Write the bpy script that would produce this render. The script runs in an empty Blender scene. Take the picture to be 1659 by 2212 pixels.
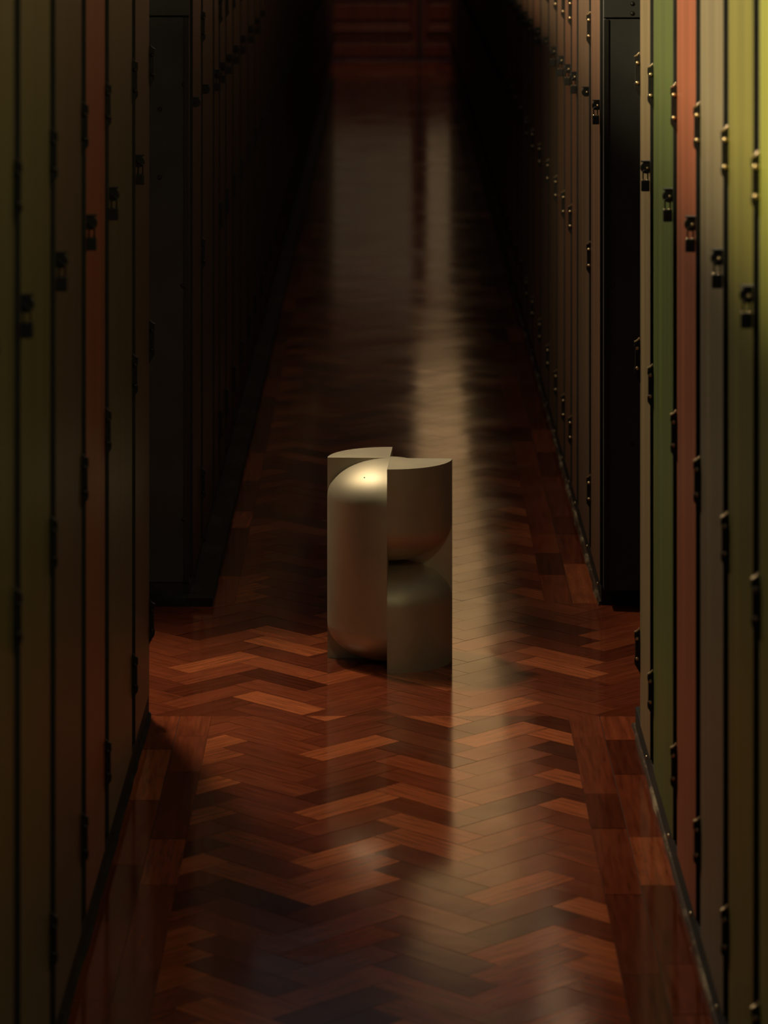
import bpy, bmesh, math, random
from mathutils import Vector

random.seed(11)
S = bpy.context.scene
COL = S.collection

# ------------------------------------------------------------------ camera, world, lights, exposure
F_PX, EYE, W_PX, H_PX = 7350.0, 1.81, 1659.0, 2212.0      # focal length in px of the full frame, eye height
VPX, VPY = 842.0, -335.0                                   # vanishing point of the corridor (level rising-front view)
cam = bpy.data.cameras.new('camera')
co = bpy.data.objects.new('camera', cam)
COL.objects.link(co)
co.location = (0, 0, EYE)
co.rotation_euler = (math.radians(90), 0, 0)
cam.sensor_fit = 'VERTICAL'
cam.sensor_height = 36.0
cam.lens = F_PX / H_PX * 36.0
cam.shift_x = -(VPX - W_PX / 2) / H_PX
cam.shift_y = (VPY - H_PX / 2) / H_PX
cam.clip_end = 200
cam.dof.use_dof = True
cam.dof.focus_distance = 7.5
cam.dof.aperture_fstop = 6.0
S.camera = co

w = bpy.data.worlds.new('world')
S.world = w
w.use_nodes = True
w.node_tree.nodes['Background'].inputs[0].default_value = (0.95, 1.0, 1.02, 1)
w.node_tree.nodes['Background'].inputs[1].default_value = 0.046
S.view_settings.view_transform = 'Standard'
S.view_settings.look = 'None'
S.view_settings.gamma = 1
S.view_settings.exposure = 0.0


def area(name, loc, target, sx, sy, power, color, spread=180):
    l = bpy.data.lights.new(name, 'AREA')
    l.shape = 'RECTANGLE'
    l.size, l.size_y = sx, sy
    l.energy = power
    l.color = color
    l.spread = math.radians(spread)
    o = bpy.data.objects.new(name, l)
    COL.objects.link(o)
    o.location = loc
    o.rotation_euler = (Vector(target) - Vector(loc)).to_track_quat('-Z', 'Y').to_euler()
    return o


# hanging lamp over the cross passage, tube lamps beyond the left-hand row
area('passage_lamp', (-0.92, 8.32, 3.1), (0.05, 6.7, 0.0), 0.20, 0.20, 58, (1.0, 0.83, 0.57), 180)
area('near_corridor_lamp', (0.58, 2.6, 3.3), (0.03, 7.4, 0.2), 0.16, 0.16, 10, (1.0, 0.88, 0.50))
area('near_tube_lamp', (-1.9, 4.6, 3.3), (0.5, 4.8, 1.5), 1.5, 0.30, 225, (1.0, 0.84, 0.46))
area('far_tube_lamp', (-1.9, 11.5, 3.3), (0.5, 11.5, 1.5), 6.4, 0.30, 300, (1.0, 0.80, 0.50))
area('end_fill_light', (0.2, 26.6, 3.6), (0.2, 28.6, 0.9), 0.2, 0.2, 9, (1.0, 0.66, 0.42), 120)  # added unseen light, brightens the dim end doors


# ------------------------------------------------------------------ materials
def new_mat(name):
    m = bpy.data.materials.new(name)
    m.use_nodes = True
    nt = m.node_tree
    return m, nt, nt.nodes['Principled BSDF']


def N(nt, kind, **kw):
    n = nt.nodes.new(kind)
    for k, v in kw.items():
        setattr(n, k, v)
    return n


def ramp(nt, stops, src):
    r = N(nt, 'ShaderNodeValToRGB')
    e = r.color_ramp.elements
    e[0].position, e[0].color = stops[0][0], (*stops[0][1], 1)
    e[1].position, e[1].color = stops[-1][0], (*stops[-1][1], 1)
    for p, c in stops[1:-1]:
        x = e.new(p)
        x.color = (*c, 1)
    nt.links.new(src, r.inputs[0])
    return r


def plain(name, col, rough=0.5, metal=0.0, noise=0.25, scale=30.0, bump=0.0):
    m, nt, b = new_mat(name)
    t = N(nt, 'ShaderNodeTexCoord')
    n = N(nt, 'ShaderNodeTexNoise')
    n.inputs['Scale'].default_value = scale
    n.inputs['Detail'].default_value = 6
    nt.links.new(t.outputs['Object'], n.inputs['Vector'])
    r = ramp(nt, [(0.25, tuple(c * (1 - noise) for c in col)), (0.75, tuple(c * (1 + noise) for c in col))], n.outputs[0])
    nt.links.new(r.outputs[0], b.inputs['Base Color'])
    b.inputs['Roughness'].default_value = rough
    b.inputs['Metallic'].default_value = metal
    if bump:
        bp = N(nt, 'ShaderNodeBump')
        bp.inputs['Strength'].default_value = bump
        bp.inputs['Distance'].default_value = 0.002
        nt.links.new(n.outputs[0], bp.inputs['Height'])
        nt.links.new(bp.outputs[0], b.inputs['Normal'])
    return m


def paint(name, col, worn, rough=0.42):
    """old brushed paint on a timber door: vertical streaks, a few worn patches"""
    m, nt, b = new_mat(name)
    t = N(nt, 'ShaderNodeTexCoord')
    mp = N(nt, 'ShaderNodeMapping')
    mp.inputs['Scale'].default_value = (14, 14, 0.45)
    nt.links.new(t.outputs['Object'], mp.inputs['Vector'])
    n = N(nt, 'ShaderNodeTexNoise')
    n.inputs['Scale'].default_value = 1.6
    n.inputs['Detail'].default_value = 7
    n.inputs['Roughness'].default_value = 0.6
    nt.links.new(mp.outputs[0], n.inputs['Vector'])
    r = ramp(nt, [(0.28, tuple(c * 0.52 for c in col)), (0.52, col), (0.8, tuple(min(1, c * 1.28) for c in col))], n.outputs[0])
    mp2 = N(nt, 'ShaderNodeMapping')
    mp2.inputs['Scale'].default_value = (9, 9, 1.5)
    nt.links.new(t.outputs['Object'], mp2.inputs['Vector'])
    n2 = N(nt, 'ShaderNodeTexNoise')
    n2.inputs['Scale'].default_value = 1.7
    n2.inputs['Detail'].default_value = 4
    nt.links.new(mp2.outputs[0], n2.inputs['Vector'])
    k = ramp(nt, [(0.60, (0, 0, 0)), (0.72, (0.55, 0.55, 0.55))], n2.outputs[0])
    mx = N(nt, 'ShaderNodeMix', data_type='RGBA')
    nt.links.new(k.outputs[0], mx.inputs['Factor'])
    nt.links.new(r.outputs[0], mx.inputs['A'])
    mx.inputs['B'].default_value = (*worn, 1)
    nt.links.new(mx.outputs['Result'], b.inputs['Base Color'])
    b.inputs['Roughness'].default_value = rough
    bp = N(nt, 'ShaderNodeBump')
    bp.inputs['Strength'].default_value = 0.12
    bp.inputs['Distance'].default_value = 0.002
    nt.links.new(n.outputs[0], bp.inputs['Height'])
    nt.links.new(bp.outputs[0], b.inputs['Normal'])
    return m


def wood_floor():
    m, nt, b = new_mat('parquet')
    a = N(nt, 'ShaderNodeAttribute', attribute_name='tone')
    uv = N(nt, 'ShaderNodeUVMap', uv_map='grain')
    mp = N(nt, 'ShaderNodeMapping')
    mp.inputs['Scale'].default_value = (5, 70, 1)
    nt.links.new(uv.outputs[0], mp.inputs['Vector'])
    n = N(nt, 'ShaderNodeTexNoise')
    n.inputs['Scale'].default_value = 1.5
    n.inputs['Detail'].default_value = 8
    n.inputs['Roughness'].default_value = 0.65
    nt.links.new(mp.outputs[0], n.inputs['Vector'])
    base = ramp(nt, [(0.0, (0.075, 0.015, 0.006)), (0.3, (0.150, 0.031, 0.013)), (0.65, (0.245, 0.054, 0.021)),
                     (1.0, (0.42, 0.110, 0.038))], a.outputs['Fac'])
    gr = ramp(nt, [(0.3, (0.45, 0.40, 0.38)), (0.5, (0.85, 0.85, 0.85)), (0.7, (1.2, 1.15, 1.1))], n.outputs[0])
    mx = N(nt, 'ShaderNodeMix', data_type='RGBA', blend_type='MULTIPLY')
    mx.inputs['Factor'].default_value = 1
    nt.links.new(base.outputs[0], mx.inputs['A'])
    nt.links.new(gr.outputs[0], mx.inputs['B'])
    nt.links.new(mx.outputs['Result'], b.inputs['Base Color'])
    t = N(nt, 'ShaderNodeTexCoord')
    n2 = N(nt, 'ShaderNodeTexNoise')
    n2.inputs['Scale'].default_value = 3.5
    n2.inputs['Detail'].default_value = 6
    nt.links.new(t.outputs['Object'], n2.inputs['Vector'])
    rr = N(nt, 'ShaderNodeMapRange')
    rr.inputs['From Min'].default_value = 0.3
    rr.inputs['From Max'].default_value = 0.75
    rr.inputs['To Min'].default_value = 0.07
    rr.inputs['To Max'].default_value = 0.16
    nt.links.new(n2.outputs[0], rr.inputs['Value'])
    nt.links.new(rr.outputs[0], b.inputs['Roughness'])
    b.inputs['IOR'].default_value = 1.5
    n3 = N(nt, 'ShaderNodeTexNoise')
    n3.inputs['Scale'].default_value = 9
    n3.inputs['Detail'].default_value = 2
    nt.links.new(t.outputs['Object'], n3.inputs['Vector'])
    b1 = N(nt, 'ShaderNodeBump')
    b1.inputs['Strength'].default_value = 0.25
    b1.inputs['Distance'].default_value = 0.0006
    nt.links.new(n3.outputs[0], b1.inputs['Height'])
    b2 = N(nt, 'ShaderNodeBump')
    b2.inputs['Strength'].default_value = 0.06
    b2.inputs['Distance'].default_value = 0.0004
    nt.links.new(n.outputs[0], b2.inputs['Height'])
    nt.links.new(b1.outputs[0], b2.inputs['Normal'])
    nt.links.new(b2.outputs[0], b.inputs['Normal'])
    return m


def worn_edge(name, dark, pale, lo, hi):
    m, nt, b = new_mat(name)
    t = N(nt, 'ShaderNodeTexCoord')
    n = N(nt, 'ShaderNodeTexNoise')
    mp = N(nt, 'ShaderNodeMapping')
    mp.inputs['Scale'].default_value = (1, 0.35, 1)
    nt.links.new(t.outputs['Object'], mp.inputs['Vector'])
    n.inputs['Scale'].default_value = 14
    n.inputs['Detail'].default_value = 8
    n.inputs['Roughness'].default_value = 0.7
    nt.links.new(mp.outputs[0], n.inputs['Vector'])
    r = ramp(nt, [(lo, dark), (hi, pale)], n.outputs[0])
    nt.links.new(r.outputs[0], b.inputs['Base Color'])
    b.inputs['Roughness'].default_value = 0.8
    b.inputs['Specular IOR Level'].default_value = 0.25
    return m


def glow(name, col, strength):
    m, nt, b = new_mat(name)
    t = N(nt, 'ShaderNodeTexCoord')
    n = N(nt, 'ShaderNodeTexNoise')
    n.inputs['Scale'].default_value = 2.0
    nt.links.new(t.outputs['Object'], n.inputs['Vector'])
    r = ramp(nt, [(0.3, tuple(c * 0.8 for c in col)), (0.7, col)], n.outputs[0])
    nt.links.new(r.outputs[0], b.inputs['Emission Color'])
    b.inputs['Emission Strength'].default_value = strength
    b.inputs['Base Color'].default_value = (0.05, 0.05, 0.05, 1)
    b.inputs['Roughness'].default_value = 0.4
    return m


M = {}
M['parquet'] = wood_floor()
M['joint'] = plain('parquet_joint', (0.012, 0.006, 0.004), 0.8)
M['black_iron'] = plain('black_iron', (0.012, 0.011, 0.010), 0.5, 0.3, 0.4, 60, 0.1)
M['carcass'] = plain('blackened_carcass', (0.010, 0.009, 0.008), 0.75, 0, 0.4, 20)
M['end_steel'] = plain('dark_end_panel', (0.024, 0.024, 0.024), 0.7, 0, 0.4, 9, 0.2)
M['worn_brass'] = plain('worn_brass', (0.62, 0.47, 0.28), 0.32, 0.9, 0.2, 80)
M['plinth_dark'] = worn_edge('dark_plinth', (0.016, 0.013, 0.010), (0.05, 0.04, 0.03), 0.45, 0.8)
M['plinth_stone'] = worn_edge('dusty_stone_plinth', (0.009, 0.009, 0.007), (0.055, 0.053, 0.042), 0.48, 0.80)
M['kerb_worn'] = worn_edge('worn_kerb_edge', (0.05, 0.026, 0.015), (0.46, 0.36, 0.22), 0.50, 0.72)
M['dark_plaster'] = plain('dark_plaster', (0.05, 0.035, 0.025), 0.8, 0, 0.2, 6)
M['mahogany'] = paint('red_mahogany', (0.13, 0.030, 0.018), (0.16, 0.06, 0.03), 0.35)
M['dim_glass'] = glow('dim_frosted_glass', (1.0, 0.62, 0.32), 0.05)
M['warm_glass'] = glow('warm_frosted_glass', (1.0, 0.62, 0.30), 0.11)
M['bright_glass'] = glow('bright_window_glass', (1.0, 0.58, 0.24), 0.55)
M['brighter_glass'] = glow('brighter_window_glass', (1.0, 0.58, 0.24), 0.95)


def metal_stool():
    m, nt, b = new_mat('sand_cast_champagne_metal')
    t = N(nt, 'ShaderNodeTexCoord')
    n = N(nt, 'ShaderNodeTexNoise')
    n.inputs['Scale'].default_value = 160
    n.inputs['Detail'].default_value = 5
    nt.links.new(t.outputs['Object'], n.inputs['Vector'])
    n2 = N(nt, 'ShaderNodeTexNoise')
    n2.inputs['Scale'].default_value = 11
    nt.links.new(t.outputs['Object'], n2.inputs['Vector'])
    r = ramp(nt, [(0.3, (0.47, 0.41, 0.30)), (0.7, (0.56, 0.49, 0.36))], n2.outputs[0])
    nt.links.new(r.outputs[0], b.inputs['Base Color'])
    b.inputs['Metallic'].default_value = 0.80
    b.inputs['Roughness'].default_value = 0.53
    bp = N(nt, 'ShaderNodeBump')
    bp.inputs['Strength'].default_value = 0.10
    bp.inputs['Distance'].default_value = 0.0006
    nt.links.new(n.outputs[0], bp.inputs['Height'])
    nt.links.new(bp.outputs[0], b.inputs['Normal'])
    return m


M['stool_metal'] = metal_stool()

PAINT = {
    'khaki': ((0.21, 0.155, 0.080), (0.14, 0.14, 0.07)),
    'green': ((0.085, 0.115, 0.028), (0.15, 0.13, 0.04)),
    'red': ((0.29, 0.085, 0.040), (0.22, 0.08, 0.035)),
    'grey': ((0.19, 0.155, 0.098), (0.19, 0.10, 0.06)),
    'moss': ((0.175, 0.160, 0.038), (0.10, 0.125, 0.030)),
    'lime': ((0.24, 0.25, 0.050), (0.18, 0.17, 0.05)),
    'brown': ((0.15, 0.080, 0.046), (0.18, 0.11, 0.06)),
    'chestnut': ((0.16, 0.075, 0.043), (0.18, 0.10, 0.05)),
    'umber': ((0.125, 0.075, 0.044), (0.16, 0.10, 0.055)),
    'bottle_brown': ((0.060, 0.042, 0.026), (0.08, 0.06, 0.03)),  # left-row paints from here down, darkened so the shaded side stays dim
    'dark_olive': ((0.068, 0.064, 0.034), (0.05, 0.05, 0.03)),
    'shaded_red': ((0.190, 0.052, 0.026), (0.13, 0.045, 0.022)),
    'shaded_moss': ((0.080, 0.076, 0.028), (0.055, 0.06, 0.025)),
    'shaded_brown': ((0.045, 0.028, 0.020), (0.06, 0.04, 0.025)),  # far left browns, nearly black to paint in that row's shade
    'shaded_umber': ((0.040, 0.029, 0.021), (0.05, 0.04, 0.025)),
}
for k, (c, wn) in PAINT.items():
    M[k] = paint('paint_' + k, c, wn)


# ------------------------------------------------------------------ mesh helpers
def box(bm, x0, x1, y0, y1, z0, z1, mi=0):
    vs = [bm.verts.new((x, y, z)) for x in (x0, x1) for y in (y0, y1) for z in (z0, z1)]
    idx = [(0, 1, 3, 2), (4, 6, 7, 5), (0, 4, 5, 1), (2, 3, 7, 6), (0, 2, 6, 4), (1, 5, 7, 3)]
    fs = []
    for q in idx:
        f = bm.faces.new([vs[i] for i in q])
        f.material_index = mi
        fs.append(f)
    return fs


def prism_y(bm, pts, y0, y1, mi=0):
    """polygon pts (x, z) extruded along y"""
    a = [bm.verts.new((x, y0, z)) for x, z in pts]
    b = [bm.verts.new((x, y1, z)) for x, z in pts]
    bm.faces.new(a).material_index = mi
    bm.faces.new(b[::-1]).material_index = mi
    for i in range(len(pts)):
        j = (i + 1) % len(pts)
        bm.faces.new((a[i], a[j], b[j], b[i])).material_index = mi


def lathe(bm, prof, axis, origin, seg=12):
    """revolve (r, h) profile round an axis ('x','y','z') at origin"""
    rings = []
    for r, h in prof:
        ring = []
        for k in range(seg):
            a = 2 * math.pi * k / seg
            u, v = r * math.cos(a), r * math.sin(a)
            p = {'z': (u, v, h), 'y': (u, h, v), 'x': (h, u, v)}[axis]
            ring.append(bm.verts.new((origin[0] + p[0], origin[1] + p[1], origin[2] + p[2])))
        rings.append(ring)
    for a, b in zip(rings, rings[1:]):
        for k in range(seg):
            bm.faces.new((a[k], a[(k + 1) % seg], b[(k + 1) % seg], b[k]))
    bm.faces.new(rings[0])
    bm.faces.new(rings[-1][::-1])


def tube(bm, pts, r, seg=8):
    rings = []
    for i, p in enumerate(pts):
        p = Vector(p)
        d = (Vector(pts[min(i + 1, len(pts) - 1)]) - Vector(pts[max(i - 1, 0)])).normalized()
        s = d.orthogonal().normalized() if i == 0 else (s - s.dot(d) * d).normalized()
        t = d.cross(s)
        rings.append([bm.verts.new(p + r * (math.cos(2 * math.pi * k / seg) * s + math.sin(2 * math.pi * k / seg) * t)) for k in range(seg)])
    for a, b in zip(rings, rings[1:]):
        for k in range(seg):
            bm.faces.new((a[k], a[(k + 1) % seg], b[(k + 1) % seg], b[k]))
    bm.faces.new(rings[0][::-1])
    bm.faces.new(rings[-1])


def finish(name, bm, mats, flip=False, bevel=0.0, smooth=False):
    if flip:
        for v in bm.verts:
            v.co.x = -v.co.x
    if bevel:
        bmesh.ops.bevel(bm, geom=[e for e in bm.edges], offset=bevel, segments=2, affect='EDGES', profile=0.5)
    bmesh.ops.recalc_face_normals(bm, faces=bm.faces)
    me = bpy.data.meshes.new(name)
    bm.to_mesh(me)
    bm.free()
    for m in mats:
        me.materials.append(m)
    if smooth:
        me.polygons.foreach_set('use_smooth', [True] * len(me.polygons))
    return me


def put(name, me, parent=None, loc=(0, 0, 0)):
    o = bpy.data.objects.new(name, me)
    COL.objects.link(o)
    o.location = loc
    if parent:
        o.parent = parent
    return o


def thing(name, label, cat, loc=(0, 0, 0), group=None):
    o = bpy.data.objects.new(name, None)
    o.empty_display_size = 0.05
    COL.objects.link(o)
    o.location = loc
    o['label'], o['category'] = label, cat
    if group:
        o['group'] = group
    return o


def structure(name, me, label=None, cat=None, parent=None, loc=(0, 0, 0)):
    o = put(name, me, parent, loc)
    o['kind'] = 'structure'
    if label:
        o['label'] = label
        o['category'] = cat
    return o


# ------------------------------------------------------------------ floor: herringbone parquet with plank borders
Y_NEAR_END, Y_FAR_START, Y_END = 7.02, 8.12, 28.6
XL, XR = -0.498, 0.500
XFL = -0.474
BORD = (0.370, 0.436)
Lb, Wb = 0.216, 0.072


def clip_poly(poly, axis, lim, keep_less):
    out = []
    for i in range(len(poly)):
        a, b = poly[i], poly[(i + 1) % len(poly)]
        ia = (a[axis] <= lim) == keep_less
        ib = (b[axis] <= lim) == keep_less
        if ia:
            out.append(a)
        if ia != ib:
            t = (lim - a[axis]) / (b[axis] - a[axis])
            out.append(tuple(a[k] + t * (b[k] - a[k]) for k in range(4)))
    return out


floor_bm = bmesh.new()
tone_l = floor_bm.faces.layers.float.new('tone')
uv_l = floor_bm.loops.layers.uv.new('grain')


def add_block(corners, rect, tone, uvo):
    """corners: list of (x, y, u, v); clipped to rect (x0, x1, y0, y1)"""
    p = corners
    for ax, lim, less in ((0, rect[0], False), (0, rect[1], True), (1, rect[2], False), (1, rect[3], True)):
        p = clip_poly(p, ax, lim, less)
        if len(p) < 3:
            return
    ar = abs(sum(p[i][0] * p[(i + 1) % len(p)][1] - p[(i + 1) % len(p)][0] * p[i][1] for i in range(len(p)))) / 2
    if ar < 1e-5:
        return
    cx = sum(q[0] for q in p) / len(p)
    cy = sum(q[1] for q in p) / len(p)
    tx, ty = random.gauss(0, 0.0011), random.gauss(0, 0.0013)
    vs = [floor_bm.verts.new((q[0], q[1], (q[0] - cx) * tx + (q[1] - cy) * ty)) for q in p]
    f = floor_bm.faces.new(vs)
    if f.normal.z < 0 or True:
        f.normal_update()
        if f.normal.z < 0:
            f.normal_flip()
    f[tone_l] = tone
    lk = {v: q for v, q in zip(vs, p)}
    for lp in f.loops:
        q = lk[lp.vert]
        lp[uv_l].uv = (q[2] + uvo[0], q[3] + uvo[1])


def rnd_tone():
    r = random.random()
    if r < 0.16:
        return random.uniform(0.0, 0.2)
    if r > 0.80:
        return random.uniform(0.72, 1.0)
    return random.uniform(0.22, 0.66)


def herringbone(rect, x_vertex=-0.030, y_off=0.0):
    g = 0.0005
    r2 = math.sqrt(0.5)
    for i in range(-400, 900):
        for j in range(-24, 25):
            bx, by = i * Wb + j * (Lb + Wb), -i * Wb + j * (Lb - Wb)
            for kind in (0, 1):
                if kind == 0:
                    x0, x1, y0, y1 = bx, bx + Lb, by, by + Wb
                else:
                    x0, x1, y0, y1 = bx + Lb, bx + Lb + Wb, by, by + Lb
                # rotate: u across the corridor, v along it
                mx, my = (x0 + x1) / 2, (y0 + y1) / 2
                U = (mx + my) * r2 + x_vertex
                V = -(mx - my) * r2 + y_off
                if not (rect[0] - 0.2 < U < rect[1] + 0.2 and rect[2] - 0.2 < V < rect[3] + 0.2):
                    continue
                cs = []
                for (px, py) in ((x0 + g, y0 + g), (x1 - g, y0 + g), (x1 - g, y1 - g), (x0 + g, y1 - g)):
                    gu, gv = (px - x0, py - y0) if kind == 0 else (py - y0, px - x0)
                    cs.append(((px + py) * r2 + x_vertex, -(px - py) * r2 + y_off, gu, gv))
                add_block(cs, rect, rnd_tone(), (random.uniform(0, 50), random.uniform(0, 50)))


def border(x0, x1, y0, y1):
    g = 0.0006
    y = y0
    while y < y1:
        ln = random.uniform(0.22, 0.46)
        a, b = y, min(y + ln, y1)
        add_block([(x0 + g, a + g, 0, 0), (x1 - g, a + g, 0, 0.07), (x1 - g, b - g, b - a, 0.07), (x0 + g, b - g, b - a, 0)],
                  (x0, x1, y0, y1), random.choice([rnd_tone(), random.uniform(0.05, 0.4)]), (random.uniform(0, 50), random.uniform(0, 50)))
        y += ln


Y0 = 2.6
herringbone((-BORD[0], BORD[0], Y0, Y_NEAR_END + 0.05))
herringbone((-2.6, 2.6, Y_NEAR_END + 0.05, Y_FAR_START))
herringbone((-BORD[0], BORD[0], Y_FAR_START, Y_END))
for s in (-1, 1):
    for ya, yb in ((Y0, Y_NEAR_END + 0.05), (Y_FAR_START, Y_END)):
        for xa, xb in ((BORD[0], BORD[1]), (BORD[1], 0.53)):
            border(min(s * xa, s * xb), max(s * xa, s * xb), ya, yb)
# dark joints under the blocks
for f in box(floor_bm, -2.9, 2.9, Y0 - 0.3, Y_END + 0.2, -0.06, -0.0014, 1):
    pass
me = bpy.data.meshes.new('floor')
floor_bm.to_mesh(me)
floor_bm.free()
me.materials.append(M['parquet'])
me.materials.append(M['joint'])
structure('floor', me, 'glossy red-brown herringbone parquet floor with plank borders running down the corridor', 'floor')

# ------------------------------------------------------------------ far shell: end wall with glazed double doors, side walls
DC = 0.25                       # centre line of the double doors
WH = 7.4
WX0, WX1 = 0.20, 1.12           # tall window over the right door leaf
bm = bmesh.new()
DW, DH = 0.92, 2.18
box(bm, -3.0, DC - DW - 0.10, Y_END, Y_END + 0.25, 0, WH)
box(bm, DC + DW + 0.10, 3.0, Y_END, Y_END + 0.25, 0, WH)
box(bm, DC - DW - 0.10, DC + DW + 0.10, Y_END, Y_END + 0.25, DH + 0.12, 2.62)
box(bm, DC - DW - 0.10, WX0, Y_END, Y_END + 0.25, 2.62, WH)
box(bm, WX1, DC + DW + 0.10, Y_END, Y_END + 0.25, 2.62, WH)
structure('wall_end', finish('wall_end', bm, [M['dark_plaster']]), 'dark end wall closing the far end of the corridor', 'wall')
for s, nm in ((-1, 'left'), (1, 'right')):
    bm = bmesh.new()
    box(bm, min(s * 2.6, s * 2.75), max(s * 2.6, s * 2.75), Y0, Y_END, 0, 2.6)
    structure('wall_' + nm, finish('wall_' + nm, bm, [M['dark_plaster']]), 'dark wall at the %s end of the cross passage' % nm, 'wall')

# door casing
bm = bmesh.new()
box(bm, DC - DW - 0.10, DC - DW, Y_END - 0.04, Y_END + 0.12, 0, DH + 0.12)
box(bm, DC + DW, DC + DW + 0.10, Y_END - 0.04, Y_END + 0.12, 0, DH + 0.12)
box(bm, DC - DW, DC + DW, Y_END - 0.04, Y_END + 0.12, DH, DH + 0.12)
structure('trim_1', finish('trim_1', bm, [M['mahogany']], bevel=0.006), 'red-brown timber casing round the far double doors', 'trim')


def door_leaf(nm, x0, x1, glass, label):
    yf = Y_END + 0.02
    st = 0.05
    bm = bmesh.new()
    box(bm, x0, x0 + st, yf, yf + 0.045, 0.005, DH - 0.004)
    box(bm, x1 - st, x1, yf, yf + 0.045, 0.005, DH - 0.004)
    box(bm, x0 + st, x1 - st, yf, yf + 0.045, 0.005, 0.15)
    box(bm, x0 + st, x1 - st, yf, yf + 0.045, 0.50, 0.62)
    box(bm, x0 + st, x1 - st, yf, yf + 0.045, 2.02, DH - 0.004)
    me = finish(nm, bm, [M['mahogany']], bevel=0.005)
    d = structure(nm, me, label, 'door')
    bm = bmesh.new()                      # two recessed lower panels with raised fields and a lit lock rail between
    box(bm, x0 + st, x1 - st, yf + 0.022, yf + 0.036, 0.15, 0.50)
    box(bm, x0 + st + 0.02, x1 - st - 0.02, yf + 0.008, yf + 0.024, 0.172, 0.300)
    box(bm, x0 + st, x1 - st, yf - 0.012, yf + 0.024, 0.232, 0.262)
    box(bm, x0 + st + 0.02, x1 - st - 0.02, yf + 0.006, yf + 0.024, 0.335, 0.475)
    put('door_panel', finish('door_panel', bm, [M['mahogany']], bevel=0.006), d)
    bm = bmesh.new()
    box(bm, x0 + st, x1 - st, yf + 0.018, yf + 0.026, 0.62, 2.02)
    put('glass_pane', finish('glass_pane', bm, [glass]), d)
    bm = bmesh.new()
    box(bm, x0 + 0.004, x1 - 0.004, yf - 0.010, yf - 0.0005, 0.03, 0.125)
    put('kick_board', finish('kick_board', bm, [M['mahogany']], bevel=0.004), d)
    return d


door_leaf('door_1', DC - DW + 0.002, DC - 0.016, M['dim_glass'], 'left leaf of the far glazed mahogany double doors')
door_leaf('door_2', DC + 0.016, DC + DW - 0.002, M['warm_glass'], 'right leaf of the far glazed mahogany double doors')
bm = bmesh.new()
box(bm, DC - 0.0155, DC + 0.0155, Y_END + 0.05, Y_END + 0.075, 0.0, DH)
structure('trim_2', finish('trim_2', bm, [M['carcass']]), 'dark meeting post between the two far door leaves', 'trim')
bm = bmesh.new()
box(bm, WX0, WX0 + 0.035, Y_END + 0.05, Y_END + 0.098, 2.62, WH)
box(bm, WX1 - 0.035, WX1, Y_END + 0.05, Y_END + 0.098, 2.62, WH)
for z in (2.62, 4.2, 5.8, WH - 0.04):
    box(bm, WX0 + 0.035, WX1 - 0.035, Y_END + 0.05, Y_END + 0.098, z, z + 0.04)
win = structure('window_1', finish('window_1', bm, [M['mahogany']]), 'tall lit window above the far double doors', 'window')
for z0, z1, mt in ((2.62, 4.2, 'bright_glass'), (4.2, 5.8, 'brighter_glass'), (5.8, WH, 'brighter_glass')):
    bm = bmesh.new()
    box(bm, WX0, WX1, Y_END + 0.10, Y_END + 0.12, z0, z1)
    put('glass_pane', finish('glass_pane', bm, [M[mt]]), win)

# ------------------------------------------------------------------ plinths and worn kerbs under the rows
PL = 0.046


def plinth(nm, s, xf, y0, y1, label, mat='plinth_dark'):
    bm = bmesh.new()
    box(bm, min(s * xf, s * (xf + 0.45)), max(s * xf, s * (xf + 0.45)), y0, y1, 0, PL)
    structure(nm, finish(nm, bm, [M[mat]], bevel=0.002), label, 'baseboard')


def kerb(nm, s, xf, y0, y1, wd, ht, label, mat, ret=None):
    """low kerb strip with a slightly ragged worn edge, rounding the row's corner when ret is set"""
    bm = bmesh.new()
    n = max(8, int((y1 - y0) / 0.06))
    prev = None
    for i in range(n + 1):
        y = y0 + (y1 - y0) * i / n
        j = random.uniform(-0.0018, 0.0018)
        xi = xf - wd + j
        pr = [(s * (xf + 0.004), 0.0), (s * xi, 0.0), (s * (xi + 0.002), ht), (s * (xf + 0.004), ht + 0.001)]
        ring = [bm.verts.new((x, y, z)) for x, z in pr]
        if prev:
            for k in range(4):
                bm.faces.new((prev[k], prev[(k + 1) % 4], ring[(k + 1) % 4], ring[k]))
        else:
            bm.faces.new(ring)
        prev = ring
    bm.faces.new(prev[::-1])
    if ret:
        box(bm, min(s * (xf - wd), s * (xf + ret)), max(s * (xf - wd), s * (xf + ret)), y0 - 0.055, y0 - 0.0005, 0, ht)
    structure(nm, finish(nm, bm, [M[mat]]), label, 'kerb')


plinth('baseboard_right', 1, 0.503, 2.66, Y_NEAR_END - 0.05, 'black plinth under the right foreground lockers')
plinth('baseboard_left', -1, 0.501, 2.66, Y_NEAR_END + 0.06, 'black plinth under the left foreground lockers')
plinth('baseboard_far_right', 1, 0.503, Y_FAR_START - 0.02, Y_END - 0.02, 'dark plinth under the far right lockers')
plinth('baseboard_far_left', -1, 0.477, Y_FAR_START + 0.02, Y_END - 0.02, 'dark plinth under the far left lockers')
kerb('trim_3', 1, 0.5028, 2.66, Y_NEAR_END - 0.03, 0.006, 0.006, 'pale worn floor strip along the right foreground plinth', 'kerb_worn')
kerb('trim_4', 1, 0.5028, Y_FAR_START - 0.02, 26.0, 0.008, 0.009, 'pale worn floor strip along the far right plinth', 'kerb_worn')
kerb('trim_5', -1, 0.5008, 2.66, Y_NEAR_END + 0.06, 0.006, 0.006, 'thin worn floor strip along the left foreground plinth', 'plinth_stone')
kerb('trim_6', -1, 0.4768, Y_FAR_START + 0.02, 26.0, 0.056, 0.020, 'dusty stone kerb along the foot of the far left row', 'plinth_stone', ret=0.40)

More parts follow.
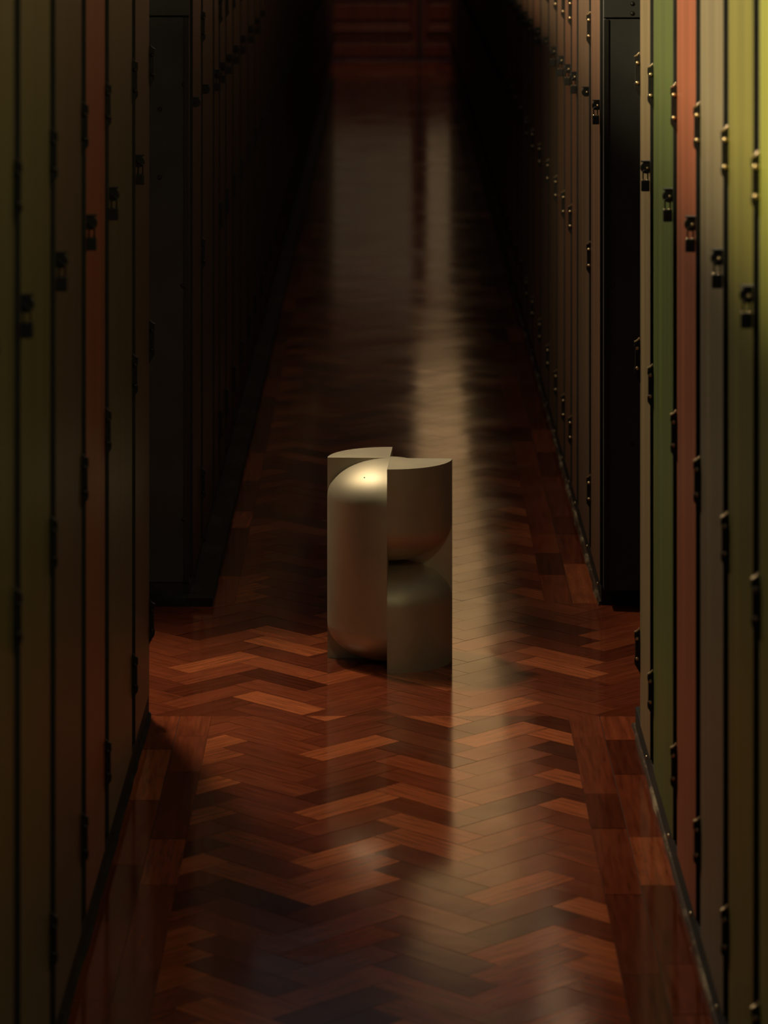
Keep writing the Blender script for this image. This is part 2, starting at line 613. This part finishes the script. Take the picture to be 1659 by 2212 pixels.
# ------------------------------------------------------------------ lockers
GAP, TOP, DOOR_TOP, DEPTH = 0.084, 2.12, 2.06, 0.44
HINGE_Z = (1.355, 0.785, 0.205, 1.925)
MESH = {}


def locker_meshes(wd, s, depth=DEPTH):
    key = (round(wd, 3), s, depth)
    if key in MESH:
        return MESH[key]
    h = wd / 2
    fl = s < 0
    bm = bmesh.new()
    box(bm, 0.0155, depth, -h + 0.0008, h - 0.0008, PL + 0.001, TOP)
    box(bm, 0.0070, 0.0155, -h + 0.0008, -h + GAP / 2 - 0.003, PL + 0.001, TOP)      # stiles of the front frame
    box(bm, 0.0070, 0.0155, h - GAP / 2 + 0.003, h - 0.0008, PL + 0.001, TOP)
    box(bm, 0.0070, 0.0155, -h + GAP / 2 - 0.003, h - GAP / 2 + 0.003, DOOR_TOP + 0.004, TOP)
    body = finish('locker_body', bm, [M['carcass']], fl)
    MESH[key] = body
    return body


def door_mesh(wd, s, col):
    key = ('door', round(wd, 3), s, col)
    if key in MESH:
        return MESH[key]
    h = wd / 2 - GAP / 2
    bm = bmesh.new()
    fs = box(bm, 0.0, 0.0150, -h, h, PL + 0.006, DOOR_TOP, 1)
    bmesh.ops.bevel(bm, geom=[e for e in bm.edges], offset=0.0018, segments=2, affect='EDGES', profile=0.5)
    bm.normal_update()
    for f in bm.faces:
        c = f.calc_center_median()
        f.material_index = 0 if abs(c.x) < 1e-4 else 1  # door edges coloured black, painting shade into the gaps between doors
    MESH[key] = finish('locker_door', bm, [M[col], M['carcass']], s < 0)
    return MESH[key]


def small_meshes(s):
    key = ('small', s)
    if key in MESH:
        return MESH[key]
    fl = s < 0
    r = {}
    stud = M['worn_brass'] if s > 0 else M['black_iron']     # black on the left rows, standing in for shade that silhouettes them
    bm = bmesh.new()                                   # hinge: blade standing out of the joint, peaked top, tapered foot, barrel behind
    prism_y(bm, [(0.004, 0.026), (-0.0015, 0.0385), (-0.0060, 0.0335), (-0.0110, 0.0315), (-0.0115, 0.022), (-0.0095, 0.018), (-0.0095, -0.018),
                 (-0.0115, -0.022), (-0.0110, -0.031), (-0.0060, -0.039), (0.0, -0.050), (0.004, -0.056)], 0.0, 0.005)
    lathe(bm, [(0.0045, -0.030), (0.0052, -0.029), (0.0052, 0.029), (0.0045, 0.030), (0.002, 0.034)], 'z', (-0.0045, 0.009, 0), 10)
    box(bm, -0.0022, 0.0, 0.002, 0.026, -0.030, 0.030)
    r['hinge'] = finish('hinge', bm, [M['black_iron']], fl, 0.0)
    bm = bmesh.new()                                   # round bolt head
    lathe(bm, [(0.0036, 0.0), (0.0040, -0.0012), (0.0034, -0.0030), (0.0018, -0.0042), (0.0004, -0.0046)], 'y', (0, 0, 0), 12)
    r['bolt'] = finish('bolt', bm, [stud], fl, 0, True)
    bm = bmesh.new()                                   # worn bright saddle on the hinge's crown
    prism_y(bm, [(0.0040, 0.026), (-0.0015, 0.0385), (-0.0060, 0.0335), (-0.0116, 0.0318), (-0.0116, 0.0335), (-0.0062, 0.0362), (-0.0015, 0.0415), (0.0040, 0.029)],
            -0.0006, 0.0056)
    r['hinge_crown'] = finish('hinge_crown', bm, [stud], fl)
    bm = bmesh.new()                                   # hasp: round eye plate with a flat ledge on top
    lathe(bm, [(0.0105, 0.0), (0.0118, 0.0008), (0.0118, 0.0030), (0.0105, 0.0038)], 'y', (-0.0065, 0, 1.1895), 24)
    box(bm, -0.0165, 0.0, -0.0015, 0.014, 1.2000, 1.2025)
    r['hasp'] = finish('hasp', bm, [M['black_iron']], fl)
    bm = bmesh.new()
    lathe(bm, [(0.0026, 0.0), (0.0028, -0.002), (0.0020, -0.0036), (0.0006, -0.0042)], 'y', (0, 0, 0), 12)
    r['staple'] = finish('staple', bm, [stud], fl, 0, True)
    bm = bmesh.new()                                   # padlock body
    box(bm, -0.0080, 0.0080, -0.0042, 0.0042, 0.0, 0.0215)
    r['padlock_body'] = finish('padlock_body', bm, [M['black_iron']], fl, 0.0016)
    bm = bmesh.new()
    pts = [(-0.0045, 0, 0.019)] + [(-0.0045 * math.cos(math.pi * k / 10), 0, 0.0365 + 0.0045 * math.sin(math.pi * k / 10)) for k in range(11)] + [(0.0045, 0, 0.019)]
    tube(bm, pts, 0.0014)
    r['shackle'] = finish('shackle', bm, [M['black_iron']], fl, 0, True)
    bm = bmesh.new()                                   # collars where the shackle enters the body
    for x in (-0.0045, 0.0045):
        lathe(bm, [(0.0024, 0.0210), (0.0024, 0.0226), (0.0018, 0.0232)], 'z', (x, 0, 0), 10)
    r['shackle_collar'] = finish('shackle_collar', bm, [stud], fl)
    bm = bmesh.new()
    lathe(bm, [(0.004, 0.0), (0.0042, -0.0012), (0.003, -0.0030), (0.0006, -0.0036)], 'x', (0, 0, 0), 10)
    r['base_bolt'] = finish('base_bolt', bm, [stud], fl, 0, True)
    MESH[key] = r
    return r


def locker(s, xf, ya, yb, col, label, group, detail=2, hinge=True, depth=DEPTH):
    wd = yb - ya
    root = thing('locker', label, 'locker', (s * xf, (ya + yb) / 2, 0), group)
    put('locker_body', locker_meshes(wd, s, depth), root)
    dr = put('locker_door', door_mesh(wd, s, col), root)
    sm = small_meshes(s)
    if hinge:
        yh = wd / 2 - 0.042
        for z in HINGE_Z:
            hg = put('hinge', sm['hinge'], root, (0, yh, z))
            if detail >= 1:
                put('hinge_crown', sm['hinge_crown'], hg)
            if detail >= 2:
                for zz in (0.020, -0.020):
                    put('bolt', sm['bolt'], hg, (-s * 0 + s * -0.0055, 0, zz))
    if detail >= 1:
        hs = put('hasp', sm['hasp'], root, (0, -wd / 2 + GAP / 2 + 0.006, 0))
        put('staple', sm['staple'], hs, (s * -0.0050, -0.0002, 1.1890))
    if detail >= 2:
        put('base_bolt', sm['base_bolt'], root, (s * 0.0030, -wd / 2 + 0.16, 0.026))
    return root


def padlock(s, xf, ya, label, group, detail=2):
    sm = small_meshes(s)
    tilt = random.uniform(-0.07, 0.07)
    r = thing('padlock', label, 'padlock', (s * (xf - 0.0092), ya + GAP / 2 + 0.0015, 1.1445), group)
    r.rotation_euler = (0, tilt * 0.4, 0)
    put('padlock_body', sm['padlock_body'], r)
    put('shackle', sm['shackle'], r)
    put('shackle_collar', sm['shackle_collar'], r)
    return r


ORD = ['first', 'second', 'third', 'fourth', 'fifth', 'sixth', 'seventh', 'eighth', 'ninth', 'tenth', 'eleventh', 'twelfth']


def depth_at(px, half):
    return F_PX * half / abs(px - VPX)


# right foreground row, from the cross passage towards the camera
RN = [depth_at(p, 0.5) for p in (1379.5, 1408, 1458, 1508, 1568, 1634)] + [4.19, 3.74, 3.2]
rn = [('khaki', 'khaki-brown narrow locker'), ('green', 'dark green locker'), ('red', 'orange-red locker'), ('grey', 'grey-beige locker'),
      ('moss', 'moss green locker'), ('lime', 'bright yellow-green locker'), ('lime', None), ('moss', None)]
where = ['at the passage end of the right foreground row', 'between the khaki and the orange-red one, right foreground row',
         'lit from above in the right foreground row', 'beside the orange-red one, right foreground row',
         'beside the grey-beige one, right foreground row', 'at the right edge of the right foreground row']
for i, (c, nm) in enumerate(rn):
    if i > 6:
        continue
    yb, ya = RN[i], RN[i + 1]
    lb = '%s %s' % (nm, where[i]) if nm else 'yellow-green locker nearest the viewer, end of the right foreground row'
    locker(1, 0.5, ya, yb, c, lb, 'right foreground lockers')
    if i < 6:
        padlock(1, 0.5, ya, 'small black padlock on the %s in the right foreground row' % nm, 'right foreground padlocks')

# left foreground row
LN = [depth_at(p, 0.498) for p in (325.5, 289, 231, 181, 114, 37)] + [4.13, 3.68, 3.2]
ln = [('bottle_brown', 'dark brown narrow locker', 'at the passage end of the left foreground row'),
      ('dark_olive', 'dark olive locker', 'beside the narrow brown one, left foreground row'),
      ('shaded_red', 'dull red locker', 'standing in shadow in the left foreground row'),
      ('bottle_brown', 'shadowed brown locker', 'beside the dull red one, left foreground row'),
      ('shaded_moss', 'shadowed moss green locker', 'in the left foreground row'),
      ('shaded_moss', 'greenish locker', 'at the left edge of the left foreground row'),
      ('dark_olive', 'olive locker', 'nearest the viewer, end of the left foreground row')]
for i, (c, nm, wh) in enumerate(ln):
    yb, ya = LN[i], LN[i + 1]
    locker(-1, 0.498, ya, yb, c, nm + ' ' + wh, 'left foreground lockers', depth=0.9)  # unseen extra depth, added to keep near tube light off the far left panel
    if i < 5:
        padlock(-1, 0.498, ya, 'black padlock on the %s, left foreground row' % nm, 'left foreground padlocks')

# far rows
FR = [depth_at(p, 0.5) for p in (1298, 1274.5, 1247.5, 1234, 1219, 1202.5, 1185, 1167.5, 1152)]
while FR[-1] + 0.52 < Y_END - 0.1:
    FR.append(FR[-1] + 0.52)
browns = ['brown', 'chestnut', 'umber']
for i in range(len(FR) - 1):
    ya, yb = FR[i], FR[i + 1]
    c = browns[(i * 2 + i // 3) % 3]
    det = 2 if i < 9 else (1 if i < 16 else 0)
    if i < 12:
        lb = 'brown locker, %s beyond the cross passage in the far right row' % ORD[i]
    else:
        lb = 'dim brown locker deep in the far right row towards the end doors'
    locker(1, 0.5, ya, yb, c, lb, 'far right lockers', det, hinge=(i != 1))
    if i < 16 and i not in (1, 6):
        pl = ('small black padlock on the %s brown locker of the far right row' % ORD[i]) if i < 12 else 'blurred small padlock deep in the far right row'
        padlock(1, 0.5, ya, pl, 'far right padlocks')

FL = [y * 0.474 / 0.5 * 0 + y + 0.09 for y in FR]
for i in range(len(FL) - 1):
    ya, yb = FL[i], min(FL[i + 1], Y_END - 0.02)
    c = ('shaded_brown', 'shaded_umber')[i % 2]
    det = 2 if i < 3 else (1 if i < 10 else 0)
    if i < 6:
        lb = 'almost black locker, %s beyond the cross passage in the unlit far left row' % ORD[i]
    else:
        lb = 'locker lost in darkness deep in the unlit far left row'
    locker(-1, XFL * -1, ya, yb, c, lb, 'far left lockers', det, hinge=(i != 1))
    if 1 < i < 9:
        pl = ('dark padlock on the %s locker of the unlit far left row' % ORD[i]) if i < 6 else 'barely visible padlock deep in the unlit far left row'
        padlock(-1, XFL * -1, ya, pl, 'far left padlocks')


# dark steel end panels facing the cross passage
def end_panel(s, xf, y, label, studs):
    r = thing('end_panel', label, 'panel', (s * (xf + 0.26), y, 0))
    bm = bmesh.new()
    a, b = s * -0.257, s * 0.30
    x0, x1 = min(a, b), max(a, b)
    box(bm, x0, x1, 0.0, 0.012, PL + 0.001, 1.398)
    put('lower_sheet', finish('lower_sheet', bm, [M['end_steel']], bevel=0.001), r)
    bm = bmesh.new()
    box(bm, x0, x1, -0.002, 0.012, 1.402, TOP)
    put('upper_sheet', finish('upper_sheet', bm, [M['end_steel']], bevel=0.001), r)
    bm = bmesh.new()
    q = a + s * 0.012
    box(bm, min(a, q), max(a, q), -0.006, -0.0005, PL + 0.001, 1.398)
    put('edge_angle', finish('edge_angle', bm, [M['black_iron']], bevel=0.001), r)
    if ('rivet', s) not in MESH:
        bm = bmesh.new()
        lathe(bm, [(0.0052, 0.0), (0.0055, -0.001), (0.0040, -0.003), (0.0008, -0.0038)], 'y', (0, 0, 0), 12)
        MESH[('rivet', s)] = finish('rivet', bm, [M['black_iron']], False, 0, True)
    for px, py in studs:
        x = (px - VPX) / F_PX * y - s * (xf + 0.26)
        z = EYE - (py - VPY) / F_PX * y
        put('rivet', MESH[('rivet', s)], r, (x, -0.002 if z > 1.4 else 0.0, z))


end_panel(1, 0.503, FR[0] - 0.0135, 'black steel end sheet of the far right row facing the passage', [(1366, 29), (1366, 8), (1323, 617), (1366, 960)])
end_panel(-1, 0.477, FL[0] - 0.0135, 'black steel end sheet of the far left row facing the passage', [(397, 183), (345, 383), (345, 236), (395, 617), (396, 1122)])

# ------------------------------------------------------------------ the stool
SR, SH, SB = 0.139, 0.446, 0.084        # radius, height, dome rise


def dome(z0, up, n=18):
    """quarter-ellipse profile from the rim to the axis"""
    out = []
    for k in range(n + 1):
        a = math.pi / 2 * k / n
        out.append((SR * math.cos(a), z0 + up * SB * math.sin(a)))
    return out


def quarter(bm, prof, a0, seg=28):
    """quarter turn of a closed (r, z) outline that starts and ends on the axis"""
    rings = []
    for k in range(seg + 1):
        a = a0 + math.pi / 2 * k / seg
        rings.append([bm.verts.new((r * math.cos(a), r * math.sin(a), z)) for r, z in prof])
    for p, q in zip(rings, rings[1:]):
        for i in range(len(prof) - 1):
            bm.faces.new((p[i], p[i + 1], q[i + 1], q[i]))
    bm.faces.new(rings[0])
    bm.faces.new(rings[-1][::-1])
    bmesh.ops.remove_doubles(bm, verts=bm.verts, dist=1e-6)


def smooth_curved(me):
    for p in me.polygons:
        p.use_smooth = len(p.vertices) <= 4
    try:
        me.set_sharp_from_angle(angle=math.radians(30))
    except Exception:
        pass


stool = thing('stool', 'champagne metal drum stool of twisted rounded quarters standing on the parquet', 'stool', (0.0, 7.57, 0.0))
stool.rotation_euler = (0, 0, math.radians(-2.5))
capsule = [(0.0, 0.0)] + [(r, SB - (z)) for r, z in dome(0, 1)][::-1] + dome(SH - SB, 1)
capsule[0] = (0.0, 0.0)
cap = [(r, z) for r, z in [(SR * math.sin(math.pi / 2 * k / 18), SB - SB * math.cos(math.pi / 2 * k / 18)) for k in range(19)]] + dome(SH - SB, 1)
hh = SH / 2
low = [(0.0, 0.0), (SR, 0.0)] + dome(hh - SB, 1)
upp = [(SR * math.sin(math.pi / 2 * k / 18), hh + SB - SB * math.cos(math.pi / 2 * k / 18)) for k in range(19)] + [(SR, SH), (0.0, SH)]
for k in range(4):
    a0 = k * math.pi / 2
    bm = bmesh.new()
    if k in (0, 2):               # far right and near left: full-height rounded quarters
        quarter(bm, cap, a0)
        me = finish('rounded_quarter', bm, [M['stool_metal']])
        smooth_curved(me)
        o = put('rounded_quarter', me, stool)
        if k == 2:
            n = Vector((-0.050 / SR ** 2, -0.088 / SR ** 2, 0)).normalized()
            bm = bmesh.new()
            lathe(bm, [(0.0013, -0.001), (0.0015, 0.0006), (0.0005, 0.0010)], 'z', (0, 0, 0), 10)
            hm = finish('pin_hole', bm, [M['carcass']])
            h = put('pin_hole', hm, o)
            rr = 0.103
            zz = SH - SB + SB * math.sqrt(1 - (rr / SR) ** 2)
            ang = math.atan2(-0.089, -0.052)
            h.location = (rr * math.cos(ang), rr * math.sin(ang), zz)
            nn = Vector((rr * math.cos(ang) / SR ** 2, rr * math.sin(ang) / SR ** 2, (zz - SH + SB) / SB ** 2))
            h.rotation_euler = nn.to_track_quat('Z', 'Y').to_euler()
    else:                         # far left and near right: flat-ended quarters pinched at mid height
        quarter(bm, low, a0)
        bm2 = bmesh.new()
        quarter(bm2, upp, a0)
        me2 = bpy.data.meshes.new('tmp')
        bm2.to_mesh(me2)
        bm2.free()
        bm.from_mesh(me2)
        bpy.data.meshes.remove(me2)
        me = finish('flat_topped_quarter', bm, [M['stool_metal']])
        smooth_curved(me)
        put('flat_topped_quarter', me, stool)
